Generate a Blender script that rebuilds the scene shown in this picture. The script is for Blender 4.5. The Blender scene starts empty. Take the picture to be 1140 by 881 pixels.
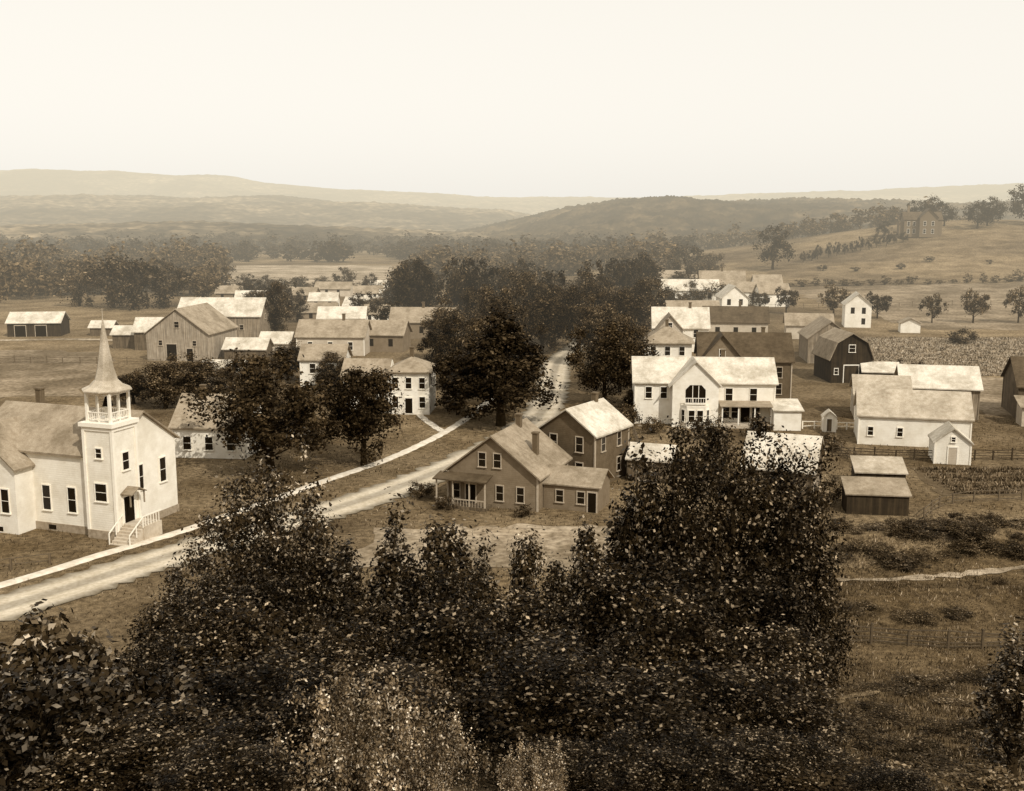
import bpy, math, random
import numpy as np
from mathutils import Vector
random.seed(7)
S=bpy.context.scene
COL=S.collection
# ------------------------------------------------------------------ terrain
def hv(x,y):
    x=np.asarray(x,float);y=np.asarray(y,float)
    yy=np.maximum(y,-30)
    z=26.4*(np.maximum(0,66-yy)/66)**1.4
    mk=1/(1+np.exp(-(x-25)/1.5))*1/(1+np.exp((x-60)/4))
    z=z+mk*(1.5*np.exp(-((y-(89.5+(x-38)*.10))/3.2)**2)+.8*np.exp(-((y-(77-(x-30)*.14))/2.4)**2))
    return z+24*np.exp(-(((x-250)/130)**2+((y-580)/130)**2))
def h(x,y): return float(hv(x,y))
# ------------------------------------------------------------------ colour
def sep(L):
    L=max(0.002,min(L,.95)); q=math.sqrt(L)
    g=.615+.36*q; b=.22+.66*q
    r=L/(.2126+.7152*g+.0722*b)
    return (min(r,1),r*g,r*b,1)
def N(nt,t,**k):
    n=nt.nodes.new(t)
    for a,b in k.items(): setattr(n,a,b)
    return n
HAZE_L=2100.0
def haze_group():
    g=bpy.data.node_groups.new("painted_haze","ShaderNodeTree")
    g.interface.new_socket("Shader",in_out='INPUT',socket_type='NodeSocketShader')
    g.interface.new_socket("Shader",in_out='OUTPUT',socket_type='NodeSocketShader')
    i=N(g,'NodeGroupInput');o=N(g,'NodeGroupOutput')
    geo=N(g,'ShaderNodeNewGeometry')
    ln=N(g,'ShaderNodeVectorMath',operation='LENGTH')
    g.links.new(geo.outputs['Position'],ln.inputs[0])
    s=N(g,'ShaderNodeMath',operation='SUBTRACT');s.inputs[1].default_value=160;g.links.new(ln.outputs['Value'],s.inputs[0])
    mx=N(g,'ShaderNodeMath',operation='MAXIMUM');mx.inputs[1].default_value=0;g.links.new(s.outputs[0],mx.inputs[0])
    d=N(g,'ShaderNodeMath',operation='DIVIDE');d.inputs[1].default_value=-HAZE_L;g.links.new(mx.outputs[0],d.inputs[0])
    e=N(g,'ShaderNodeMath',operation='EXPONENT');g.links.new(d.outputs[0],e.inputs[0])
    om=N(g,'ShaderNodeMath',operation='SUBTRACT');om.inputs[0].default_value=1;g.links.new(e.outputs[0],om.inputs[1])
    em=N(g,'ShaderNodeEmission');em.inputs[0].default_value=(.92,.83,.64,1);em.inputs[1].default_value=1  # haze painted on: glowing colour mixed into surfaces by distance from origin
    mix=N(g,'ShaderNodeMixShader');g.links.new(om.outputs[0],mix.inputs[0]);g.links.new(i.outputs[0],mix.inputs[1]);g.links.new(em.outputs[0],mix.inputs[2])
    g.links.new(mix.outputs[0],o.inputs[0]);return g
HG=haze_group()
MATS={}
def mat(name,L,var=.25,scale=3.0,rough=.85,kind=None,world=False,spec=.2,stretch=None,spark=4.5,sparkp=.93):
    if name in MATS: return MATS[name]
    m=bpy.data.materials.new(name);m.use_nodes=True;nt=m.node_tree;nt.nodes.clear()
    m.cycles.emission_sampling='NONE'
    out=N(nt,'ShaderNodeOutputMaterial');b=N(nt,'ShaderNodeBsdfPrincipled')
    b.inputs['Roughness'].default_value=rough;b.inputs['Specular IOR Level'].default_value=spec
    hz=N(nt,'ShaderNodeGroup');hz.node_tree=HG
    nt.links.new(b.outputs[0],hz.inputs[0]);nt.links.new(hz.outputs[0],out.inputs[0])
    if world: co=N(nt,'ShaderNodeNewGeometry').outputs['Position']
    else: co=N(nt,'ShaderNodeTexCoord').outputs['Object']
    mp=N(nt,'ShaderNodeMapping');nt.links.new(co,mp.inputs[0])
    if stretch: mp.inputs['Scale'].default_value=stretch
    def noise(sc,det=5,vec=mp.outputs[0]):
        n=N(nt,'ShaderNodeTexNoise');n.inputs['Scale'].default_value=sc;n.inputs['Detail'].default_value=det;n.inputs['Roughness'].default_value=.65
        nt.links.new(vec,n.inputs['Vector']);return n.outputs[0]
    def ramp(v,a,bb,p0=.3,p1=.7):
        r=N(nt,'ShaderNodeValToRGB');r.color_ramp.elements[0].position=p0;r.color_ramp.elements[1].position=p1
        r.color_ramp.elements[0].color=a;r.color_ramp.elements[1].color=bb;nt.links.new(v,r.inputs[0]);return r.outputs[0]
    def mix(fac,a,bb,mode='MIX'):
        n=N(nt,'ShaderNodeMix',data_type='RGBA',blend_type=mode)
        if isinstance(fac,float): n.inputs[0].default_value=fac
        else: nt.links.new(fac,n.inputs[0])
        nt.links.new(a,n.inputs[6]);nt.links.new(bb,n.inputs[7]);return n.outputs[2]
    def bump(v,st,dist):
        n=N(nt,'ShaderNodeBump');n.inputs['Strength'].default_value=st;n.inputs['Distance'].default_value=dist
        nt.links.new(v,n.inputs['Height']);nt.links.new(n.outputs[0],b.inputs['Normal'])
    W=(1,1,1,1)
    if kind not in('leaf','ground','wood_hill'): c=ramp(noise(scale),sep(L*(1-var)),sep(L*(1+var)))
    if kind=='clap':
        w=N(nt,'ShaderNodeTexWave',wave_type='BANDS',bands_direction='Z',wave_profile='SAW');w.inputs['Scale'].default_value=1.6
        nt.links.new(co,w.inputs['Vector']);bump(w.outputs[0],.6,.03)
        st=ramp(noise(.5,4),(.84,.82,.78,1),W,.3,.6);c=mix(1.0,c,st,'MULTIPLY')
    if kind=='board':
        w=N(nt,'ShaderNodeTexNoise');w.inputs['Scale'].default_value=1;w.inputs['Detail'].default_value=3
        mp2=N(nt,'ShaderNodeMapping');mp2.inputs['Scale'].default_value=(5,5,.25);nt.links.new(co,mp2.inputs[0]);nt.links.new(mp2.outputs[0],w.inputs['Vector'])
        c=mix(1.0,c,ramp(w.outputs[0],(.5,.5,.5,1),W,.35,.65),'MULTIPLY')
    if kind=='roof':
        w=N(nt,'ShaderNodeTexWave',wave_type='BANDS',bands_direction='Z',wave_profile='SAW');w.inputs['Scale'].default_value=1.3;w.inputs['Distortion'].default_value=1.2;w.inputs['Detail Scale'].default_value=2.5
        nt.links.new(co,w.inputs['Vector']);bump(w.outputs[0],.7,.05)
        c=mix(1.0,c,ramp(noise(14,3),(.72,.70,.66,1),W,.35,.6),'MULTIPLY')
        c=mix(1.0,c,ramp(noise(.35,4),(.62,.60,.56,1),W,.35,.58),'MULTIPLY')
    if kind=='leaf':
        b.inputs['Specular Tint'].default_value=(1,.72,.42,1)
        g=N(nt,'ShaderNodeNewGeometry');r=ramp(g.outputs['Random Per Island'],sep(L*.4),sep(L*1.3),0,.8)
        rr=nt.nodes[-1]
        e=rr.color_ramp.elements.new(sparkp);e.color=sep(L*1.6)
        rr.color_ramp.elements[-1].position=1.0;rr.color_ramp.elements[-1].color=sep(min(.6,L*spark))  # palest few leaves painted bright to stand for sun glints
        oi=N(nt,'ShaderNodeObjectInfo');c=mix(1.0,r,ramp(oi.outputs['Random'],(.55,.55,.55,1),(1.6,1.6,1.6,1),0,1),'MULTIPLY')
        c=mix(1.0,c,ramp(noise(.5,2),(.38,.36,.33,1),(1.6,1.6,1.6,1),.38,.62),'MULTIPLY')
    if kind=='ground':
        a=noise(.012,4);bb=noise(.11,6);cc=noise(1.6,6);dd=noise(9,4)
        c=ramp(bb,sep(L*.6),sep(L*1.4),.34,.68)
        c=mix(1.0,c,ramp(a,(.7,.68,.64,1),(1.35,1.33,1.25,1),.4,.6),'MULTIPLY')
        c=mix(1.0,c,ramp(cc,(.55,.53,.5,1),(1.35,1.33,1.28,1),.36,.64),'MULTIPLY')
        c=mix(1.0,c,ramp(dd,(.6,.6,.6,1),(1.3,1.3,1.3,1),.36,.64),'MULTIPLY')
        bump(cc,1.0,.25)
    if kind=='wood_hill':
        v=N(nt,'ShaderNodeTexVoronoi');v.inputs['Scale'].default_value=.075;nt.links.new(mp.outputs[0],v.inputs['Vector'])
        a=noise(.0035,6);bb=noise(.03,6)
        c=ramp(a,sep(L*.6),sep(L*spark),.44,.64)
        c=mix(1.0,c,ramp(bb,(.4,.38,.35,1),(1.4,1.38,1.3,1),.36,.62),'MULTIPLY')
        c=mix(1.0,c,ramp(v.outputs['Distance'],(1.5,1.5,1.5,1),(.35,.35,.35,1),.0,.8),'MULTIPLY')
    if kind=='road':
        at=N(nt,'ShaderNodeAttribute',attribute_name='across')
        r=ramp(at.outputs['Fac'],(.3,.28,.24,1),W,0,1);rr=nt.nodes[-1].color_ramp
        rr.elements[0].position=0;rr.elements[1].position=1;rr.elements[1].color=(.3,.28,.24,1)
        for p,cv in ((.1,.6),(.22,.98),(.32,1.0),(.41,.66),(.56,.62),(.65,1.0),(.8,.96),(.9,.56)):
            e=rr.elements.new(p);e.color=(cv,cv*.99,cv*.96,1)
        c=mix(1.0,c,r,'MULTIPLY');c=mix(1.0,c,ramp(noise(3,6),(.78,.76,.72,1),W,.35,.6),'MULTIPLY')
        c=mix(1.0,c,ramp(noise(.3,4),(.8,.78,.74,1),W,.35,.6),'MULTIPLY')
    if kind=='crop':
        w=N(nt,'ShaderNodeTexWave',wave_type='BANDS',bands_direction='Y');w.inputs['Scale'].default_value=.35;w.inputs['Distortion'].default_value=.6
        nt.links.new(co,w.inputs['Vector']);c=mix(1.0,c,ramp(w.outputs[0],(.55,.53,.5,1),W,.2,.7),'MULTIPLY')
        c=mix(1.0,c,ramp(noise(.3,6),(.6,.58,.54,1),(1.1,1.1,1.1,1),.35,.6),'MULTIPLY')
    if kind=='patch':
        c=mix(1.0,c,ramp(noise(.05,4),(.6,.58,.54,1),(1.15,1.15,1.15,1),.4,.6),'MULTIPLY')
        c=mix(1.0,c,ramp(noise(1.3,5),(.55,.53,.5,1),(1.2,1.2,1.2,1),.36,.62),'MULTIPLY')
    if kind=='brick':
        br=N(nt,'ShaderNodeTexBrick');br.inputs['Scale'].default_value=1.0;br.inputs['Color1'].default_value=sep(L);br.inputs['Color2'].default_value=sep(L*.7);br.inputs['Mortar'].default_value=sep(L*1.8)
        nt.links.new(co,br.inputs['Vector']);c=mix(.5,c,br.outputs[0])
    nt.links.new(c,b.inputs['Base Color']);MATS[name]=m;return m
M_white=mat('white_clapboard',.80,.06,1.5,.7,'clap')
M_cream=mat('cream_clapboard',.46,.12,1.5,.8,'clap')
M_tan=mat('tan_clapboard',.18,.15,1.5,.8,'clap')
M_red=mat('dark_clapboard',.10,.2,1.5,.8,'clap')
M_board=mat('weathered_boards',.25,.25,1.0,.9,'board')
M_dboard=mat('dark_boards',.04,.3,1.0,.9,'board')
M_mboard=mat('grey_boards',.12,.3,1.0,.9,'board')
M_fence=mat('weathered_fence_rails',.085,.4,1.0,.9,'board')
M_roofL=mat('pale_shingles',.66,.15,2.0,.8,'roof')
M_roofW=mat('weathered_shingles',.46,.18,2.0,.8,'roof')
M_roofM=mat('grey_shingles',.31,.2,2.0,.85,'roof')
M_roofD=mat('dark_shingles',.085,.25,2.0,.85,'roof')
M_trim=mat('white_trim',.76,.06,3,.6)
M_trimD=mat('dull_painted_trim',.36,.15,3,.7)
M_glass=mat('window_glass',.008,.4,.7,.25,spec=.25)
M_dark=mat('dark_opening',.008,.3,2,.9,spec=.05)  # near-black; stands in for shade inside openings, also colours doors and bell
M_brick=mat('chimney_brick',.10,.3,4,.9,'brick')
M_school=mat('school_brick',.08,.2,2,.9,'brick')
M_stone=mat('foundation_stone',.26,.3,3,.9)
M_bark=mat('bark',.025,.3,3,.95,spec=.03)
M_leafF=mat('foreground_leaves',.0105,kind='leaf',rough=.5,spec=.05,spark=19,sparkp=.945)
M_leafA=mat('painted_glint_leaves',.019,kind='leaf',rough=.45,spec=.1,spark=18,sparkp=.87)
M_leafD=mat('dark_leaves',.018,kind='leaf',rough=.65,spark=4,spec=.04)
M_leafD2=mat('village_leaves',.034,kind='leaf',rough=.65,spark=4,spec=.05)
M_leafM=mat('mid_leaves',.042,kind='leaf',rough=.6,spec=.05)
M_leafW=mat('woodland_leaves',.045,kind='leaf',rough=.8,spark=1.6,spec=0)
M_leafP=mat('pale_leaves',.11,kind='leaf',rough=.6,spec=.1)
M_grassb=mat('grass_blades',.065,kind='leaf',rough=.8,spark=4,spec=0)
M_ground=mat('grass_ground',.135,kind='ground',world=True,rough=.95,spec=.03)
M_rough=mat('rough_pasture',.078,kind='ground',world=True,rough=.95,spec=.03)
M_road=mat('dirt_road',.56,.06,.8,.95,'road',world=True,spec=.03)
M_walk=mat('plank_walk',.56,.25,1.2,.9,world=True,spec=.03)
M_field=mat('stubble_field',.30,.25,.25,.95,'patch',world=True,spec=.03)
M_yard=mat('mown_plot',.27,.25,.25,.95,'patch',world=True,spec=.03)
M_fieldD=mat('meadow_field',.20,.3,.15,.95,'patch',world=True,spec=.03)
M_soil=mat('garden_soil',.085,.3,.6,.95,world=True,spec=.03)
M_crop=mat('crop_rows',.32,.3,.3,.95,'crop',world=True,spec=.03)
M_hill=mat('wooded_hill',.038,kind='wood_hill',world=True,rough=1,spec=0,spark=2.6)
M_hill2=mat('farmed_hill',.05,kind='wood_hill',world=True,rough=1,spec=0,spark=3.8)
# ------------------------------------------------------------------ mesh tools
class MB:
    def __init__(s): s.v=[];s.f=[];s.m=[]
    def add(s,vs,fs,mi=0):
        o=len(s.v);s.v+=vs
        for f in fs: s.f.append([i+o for i in f]);s.m.append(mi)
    def box(s,x0,y0,z0,x1,y1,z1,mi=0):
        s.add([(x0,y0,z0),(x1,y0,z0),(x1,y1,z0),(x0,y1,z0),(x0,y0,z1),(x1,y0,z1),(x1,y1,z1),(x0,y1,z1)],
              [(0,3,2,1),(4,5,6,7),(0,1,5,4),(1,2,6,5),(2,3,7,6),(3,0,4,7)],mi)
    def prism(s,prof,x0,x1,ax='x',mi=0):
        n=len(prof)
        vs=[(x0,a,z) for a,z in prof]+[(x1,a,z) for a,z in prof]
        if ax=='y': vs=[(-y,x,z) for x,y,z in vs]
        s.add(vs,[list(range(n))[::-1],list(range(n,2*n))]+[(i,(i+1)%n,n+(i+1)%n,n+i) for i in range(n)],mi)
    def tube(s,pts,rad,k=6,mi=0):
        o=len(s.v)
        for i,(p,r) in enumerate(zip(pts,rad)):
            p=Vector(p);d=(Vector(pts[min(i+1,len(pts)-1)])-Vector(pts[max(i-1,0)])).normalized()
            a=d.orthogonal().normalized();b=d.cross(a)
            for j in range(k):
                t=2*math.pi*j/k;s.v.append(tuple(p+(a*math.cos(t)+b*math.sin(t))*r))
        for i in range(len(pts)-1):
            for j in range(k):
                s.f.append([o+i*k+j,o+i*k+(j+1)%k,o+(i+1)*k+(j+1)%k,o+(i+1)*k+j]);s.m.append(mi)
    def mesh(s,name,mats):
        me=bpy.data.meshes.new(name);me.from_pydata(s.v,[],s.f)
        for m in mats: me.materials.append(m)
        me.polygons.foreach_set('material_index',s.m);me.update();return me
def obj(name,me,parent=None,loc=(0,0,0),rz=0,scale=None):
    o=bpy.data.objects.new(name,me);o.location=loc;o.rotation_euler=(0,0,rz)
    if scale: o.scale=scale
    if parent: o.parent=parent
    COL.objects.link(o);return o
def tag(o,label,cat,group=None,kind=None):
    if kind: o['kind']=kind
    o['label']=label
    if kind!='structure': o['category']=cat
    if group: o['group']=group
    return o
def root(name,label,cat,x,y,yaw=0,group=None):
    return tag(obj(name,None,None,(x,y,h(x,y)),math.radians(yaw)),label,cat,group)
WC={}
def window(par,x,y,z,rot,w=.9,ht=1.5,frame=True,wood=None):
    wood=wood or M_trim
    k=(w,ht,wood.name,frame)
    if k not in WC:
        a=MB();a.box(-w/2,-.03,0,w/2,.04,ht);pa=a.mesh('window_pane',[M_glass]);fr=None
        if frame:
            b=MB();t=.08
            b.box(-w/2-t,-.09,-.06,-w/2,.02,ht);b.box(w/2,-.09,-.06,w/2+t,.02,ht)
            b.box(-w/2-t,-.1,ht,w/2+t,.02,ht+t*1.3);b.box(-w/2-t-.05,-.16,-.14,w/2+t+.05,.02,-.061)
            b.box(-w/2,-.06,ht/2-.02,w/2,-.031,ht/2+.02)
            fr=b.mesh('window_frame',[wood])
        WC[k]=(pa,fr)
    pa,fr=WC[k]
    o=obj('window',pa,par,(x,y,z),rot)
    if fr: obj('frame',fr,o)
    return o
def door(par,x,y,z,rot,w=1.0,ht=2.1,m=None,wood=None):
    a=MB();a.box(-w/2,-.05,0,w/2,.04,ht);o=obj('door',a.mesh('door',[m or M_dark]),par,(x,y,z),rot)
    b=MB();t=.12;b.box(-w/2-t,-.08,0,-w/2,.02,ht);b.box(w/2,-.08,0,w/2+t,.02,ht);b.box(-w/2-t,-.085,ht,w/2+t,.02,ht+.16)
    obj('frame',b.mesh('door_frame',[wood or M_trim]),o);return o
def facepos(W,D,face,a):
    if face=='F': return (a,-D/2,0)
    if face=='B': return (a,D/2,math.pi)
    if face=='L': return (-W/2,a,-math.pi/2)
    return (W/2,a,math.pi/2)
def gable_prof(D,eave,ridge): return [(-D/2,-.6),(D/2,-.6),(D/2,eave),(0,ridge),(-D/2,eave)]
def roof_mb(mb,L,D,eave,ridge,ax,ov=.4,t=.16,cx=0,cy=0):
    sl=(ridge-eave)/(D/2);lo=[(-D/2-ov,eave-ov*sl+.02),(0,ridge+.02),(D/2+ov,eave-ov*sl+.02)]
    prof=lo+[(a,z+t) for a,z in lo[::-1]]
    tmp=MB();tmp.prism(prof,-L/2-ov,L/2+ov,ax);mb.add([(x+cx,y+cy,z) for x,y,z in tmp.v],tmp.f)
def wall_mb(mb,L,D,eave,ridge,ax,cx=0,cy=0):
    tmp=MB();tmp.prism(gable_prof(D,eave,ridge),-L/2,L/2,ax);mb.add([(x+cx,y+cy,z) for x,y,z in tmp.v],tmp.f)
def chimney(par,x,y,z0,z1,w=.55):
    m=MB();m.box(-w/2,-w/2,0,w/2,w/2,z1-z0);m.box(-w/2-.07,-w/2-.07,z1-z0,w/2+.07,w/2+.07,z1-z0+.15)
    return obj('chimney',m.mesh('chimney',[M_brick]),par,(x,y,z0))
def house(name,label,cat,x,y,yaw,W,D,eave,ridge,ax='x',wm=None,rm=None,wins=(),doors=(),chim=(),ov=.4,hip=False,group=None,frame=True,shed=False):
    """W = extent along local x, D = along local y, (x,y)=centre"""
    r=root(name,label,cat,x,y,yaw,group)
    wm=wm or M_white;rm=rm or M_roofM;tm=M_trim if wm in(M_white,M_cream) else M_trimD
    L_,D_=(W,D) if ax=='x' else (D,W)
    a=MB();b=MB()
    if hip:
        a.box(-W/2,-D/2,-.6,W/2,D/2,eave)
        o=ov;rl=max(.01,W-D)/2;e=eave+.02;X,Y=W/2+o,D/2+o
        if W<D: rx,ry=0.01,(D-W)/2
        else: rx,ry=rl,.01
        b.add([(-X,-Y,e),(X,-Y,e),(X,Y,e),(-X,Y,e),(-X,-Y,e+.15),(X,-Y,e+.15),(X,Y,e+.15),(-X,Y,e+.15),(-rx,-ry,ridge),(rx,-ry,ridge),(rx,ry,ridge),(-rx,ry,ridge)],
              [(3,2,1,0),(0,1,5,4),(1,2,6,5),(2,3,7,6),(3,0,4,7),(4,5,9,8),(5,6,10,9),(6,7,11,10),(7,4,8,11),(8,9,10,11)])
    elif shed:
        pr=[(-D/2,-.6),(D/2,-.6),(D/2,ridge),(-D/2,eave)];a.prism(pr,-W/2,W/2)
        sl=(ridge-eave)/D;lo=[(-D/2-ov,eave-ov*sl+.02),(D/2+ov,ridge+ov*sl+.02)]
        b.prism(lo+[(p,z+.12) for p,z in lo[::-1]],-W/2-ov,W/2+ov)
    else:
        wall_mb(a,L_,D_,eave,ridge,ax);roof_mb(b,L_,D_,eave,ridge,ax,ov)
        if frame:
            for sx in (-1,1):
                for sy in (-1,1):
                    a.box(sx*W/2-.08,sy*D/2-.08,-.5,sx*W/2+.08,sy*D/2+.08,eave-.05,1)
    obj('wall',a.mesh('wall',[wm,tm if wm in(M_white,M_cream,M_tan,M_red) else wm]),r)
    ro=obj('roof',b.mesh('roof',[rm]),r)
    for c in chim: chimney(ro,*c)
    for w in wins:
        px,py,rt=facepos(W,D,w[0],w[1]);window(r,px,py,w[2],rt,*(w[3:5] if len(w)>3 else ()),frame=frame,wood=tm)
    for d in doors:
        px,py,rt=facepos(W,D,d[0],d[1]);door(r,px,py,d[2] if len(d)>2 else 0,rt,*(d[3:5] if len(d)>3 else ()),**({'m':d[5]} if len(d)>5 else {}),wood=tm)
    return r
# ------------------------------------------------------------------ ground
def axis(lo,hi,step,far,grow=1.12):
    a=list(np.arange(lo,hi+.01,step));d=step
    while a[-1]<far: d*=grow;a.append(a[-1]+d)
    return a
def grid_mesh(name,X,Y,Z,m):
    ny,nx=X.shape;v=np.stack([X,Y,Z],-1).reshape(-1,3)
    i=np.arange((ny-1)*(nx-1));r=i//(nx-1);c=i%(nx-1);a=r*nx+c
    f=np.stack([a,a+1,a+nx+1,a+nx],-1)
    return np_mesh(name,v,f,m)
def np_mesh(name,v,f,m,smooth=False):
    me=bpy.data.meshes.new(name);me.vertices.add(len(v));me.vertices.foreach_set('co',np.asarray(v,np.float32).ravel())
    k=f.shape[1];me.loops.add(f.size);me.loops.foreach_set('vertex_index',f.astype(np.int32).ravel())
    me.polygons.add(len(f));me.polygons.foreach_set('loop_start',(np.arange(len(f))*k).astype(np.int32));me.polygons.foreach_set('loop_total',np.full(len(f),k,np.int32))
    me.update(calc_edges=True)
    for q in (m if isinstance(m,list) else [m]): me.materials.append(q)
    return me
xp=axis(0,340,2.0,9000);xs=np.array([-q for q in xp[:0:-1]]+xp);ys=np.array([-60,-45]+list(np.arange(-30,104.5,1.0))+axis(107,800,5,12000))
X,Y=np.meshgrid(xs,ys);tag(obj('ground',grid_mesh('ground',X,Y,hv(X,Y),M_ground)),'grassy valley floor and hillside','ground',kind='structure')
def sheet(name,label,c,m,dz=.03,step=3.0,jit=.8,seed=0):
    c=[np.array(p,float) for p in c];rg=np.random.RandomState(seed)
    n=max(4,int(np.linalg.norm(c[1]-c[0])/step),int(np.linalg.norm(c[2]-c[3])/step));k=max(4,int(np.linalg.norm(c[3]-c[0])/step))
    U,V=np.meshgrid(np.linspace(0,1,n),np.linspace(0,1,k));U=U[...,None];V=V[...,None]
    P=(1-U)*(1-V)*c[0]+U*(1-V)*c[1]+U*V*c[2]+(1-U)*V*c[3]
    J=rg.uniform(-jit,jit,P.shape);mask=np.zeros(P.shape[:2]+(1,));mask[0]=mask[-1]=1;mask[:,0]=mask[:,-1]=1
    P=P+J*mask
    o=obj(name,grid_mesh(name,P[...,0],P[...,1],hv(P[...,0],P[...,1])+dz,m));return tag(o,label,'field',kind='structure')
def spline(pts,step=.8):
    p=[pts[0]]+list(pts)+[pts[-1]];out=[]
    for i in range(1,len(p)-2):
        a,b,c,d=[np.array(q,float) for q in p[i-1:i+3]];n=max(2,int(np.linalg.norm(c-b)/step))
        for t in np.linspace(0,1,n,endpoint=False):
            out.append(.5*((2*b)+(c-a)*t+(2*a-5*b+4*c-d)*t*t+(3*b-a-3*c+d)*t**3))
    out.append(np.array(pts[-1],float));return np.array(out)
def strip(name,label,pts,w,m,dz,jit=.2,cols=7,seed=1,thick=False):
    c=spline(pts);t=np.gradient(c,axis=0);t/=np.linalg.norm(t,axis=1)[:,None];n=np.stack([t[:,1],-t[:,0]],-1)
    rg=np.random.RandomState(seed);ac=np.linspace(0,1,cols)
    off=(ac[None,:]-.5)*w*np.ones((len(c),1));off[:,0]+=rg.uniform(-jit,jit,len(c));off[:,-1]+=rg.uniform(-jit,jit,len(c))
    P=c[:,None,:]+n[:,None,:]*off[...,None];Z=hv(P[...,0],P[...,1])+dz
    if thick: Z[:,0]-=dz+.05;Z[:,-1]-=dz+.05
    me=grid_mesh(name,P[...,0],P[...,1],Z,m);at=me.attributes.new('across','FLOAT','POINT');at.data.foreach_set('value',np.tile(ac,len(c)).astype(np.float32))
    return tag(obj(name,me),label,'road',kind='structure')
ROAD=[(-62,44),(-52,54),(-36.5,74.8),(-26.8,89),(-17.5,100.8),(-12,109.3),(-6.8,119.2),(-1.6,131.2),(3.0,145.8),(5.6,163.6),(6.8,181.5),(9.0,207),(15,235),(20,270),(30,330)]
strip('road','pale rutted dirt road through the village',ROAD,5.5,M_road,.06,.5)
WALK=[(-52,62.5),(-38.9,79.9),(-34.1,87.4),(-28.6,95.6),(-19.9,112.5),(-13.6,124.6),(-7.5,143),(-3,165)]
strip('pavement','pale plank sidewalk beside the road',WALK,1.5,M_walk,.10,.12,5,2,True)
strip('path','pale farm lane beside the barns',[(-125,238),(-100,243),(-84,240),(-70,232)],3,M_field,.05,.4,5,5)
strip('path','short footpath from sidewalk to white house',[(-9,139),(-11.5,146),(-13,151)],1.0,M_walk,.05,.1,3,6)
sheet('field','dark rough pasture slope with weeds',[(8,24),(20,24),(60,94),(23,82)],M_rough,.06,1.2,.9,3)
strip('path','faint worn track across the pasture slope',[(24,80.5),(30,81),(38,83),(50,86)],.9,M_yard,.11,.35,4,5)
strip('path','faint worn track below the fence',[(14,50),(18,56),(25,61),(36,64)],.7,M_ground,.11,.3,4,8)
sheet('field','pale mown field beyond the village',[(-118,410),(-45,410),(-62,585),(-150,585)],M_field,step=8,jit=3)
sheet('field','mown plot below the cottage',[(-14,84),(12,83),(11,96),(-12,95.5)],M_yard,step=1.2,jit=.9)
sheet('field','light meadow with worn streaks',[(-110,165),(-66,165),(-80,222),(-125,222)],M_fieldD,step=4,jit=2)
sheet('field','crop field with long rows',[(62,188),(96,188),(118,246),(78,246)],M_crop,step=3,jit=1)
sheet('field','pale grain field beyond the crops',[(100,262),(190,262),(230,400),(95,400)],M_fieldD,step=6,jit=3)
sheet('field','small tilled garden plot',[(43,106.5),(62,106.5),(64,119),(44,119)],M_soil,step=1.5,jit=.5)
sheet('field','pale cut hay strip',[(66,150),(74,150),(98,186),(66,186)],M_fieldD,step=3,jit=1)
# ------------------------------------------------------------------ hills
def fbm(x,y,seed,base,octs=5):
    rg=np.random.RandomState(seed);z=0;a=1;fr=1/base
    for o in range(octs):
        for k in range(3):
            t=rg.uniform(0,math.pi*2);p=rg.uniform(0,6.28);z=z+a*np.sin((x*math.cos(t)+y*math.sin(t))*fr*6.28+p+1.3*np.sin((x*math.sin(t)-y*math.cos(t))*fr*3+p))/3
        a*=.5;fr*=2.03
    return z
def hill(name,label,prof,y0,yr,y1,m,seed,rough,nx=420,ny=110,fold=.12):
    px=[p[0] for p in prof];pz=[p[1] for p in prof]
    X,Y=np.meshgrid(np.linspace(px[0],px[-1],nx),np.linspace(y0,y1,ny))
    t=np.where(Y<yr,(Y-y0)/(yr-y0),1-(Y-yr)/(y1-yr));t=np.clip(t,0,1);t=t*t*(3-2*t)
    Z=np.interp(X,px,pz)
    Z=Z*t*(1+fold*fbm(X,Y,seed,520)*(1-t*.75))+rough*fbm(X,Y,seed+5,42,3)*np.minimum(1,t*6)
    Z=Z+np.random.RandomState(seed).uniform(-1,1,Z.shape)*rough*.6
    tag(obj(name,grid_mesh(name,X,Y,Z-1.5,m)),label,'hill',kind='structure')
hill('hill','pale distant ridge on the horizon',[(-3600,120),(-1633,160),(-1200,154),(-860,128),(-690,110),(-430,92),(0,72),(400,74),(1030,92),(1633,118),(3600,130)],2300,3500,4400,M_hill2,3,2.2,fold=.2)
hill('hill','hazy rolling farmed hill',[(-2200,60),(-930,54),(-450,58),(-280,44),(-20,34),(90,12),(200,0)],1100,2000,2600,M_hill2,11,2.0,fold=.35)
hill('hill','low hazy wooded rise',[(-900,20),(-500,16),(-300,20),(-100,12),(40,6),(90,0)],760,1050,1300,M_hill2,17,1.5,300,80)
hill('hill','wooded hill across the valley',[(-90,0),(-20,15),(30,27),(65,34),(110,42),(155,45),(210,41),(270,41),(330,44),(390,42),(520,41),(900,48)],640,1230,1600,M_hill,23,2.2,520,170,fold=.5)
hill('hill','lower wooded spur before the hill',[(120,0),(190,10),(260,18),(330,16),(420,20),(560,22),(760,20)],620,860,1050,M_hill,29,2.0,360,90,fold=.4)
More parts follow.
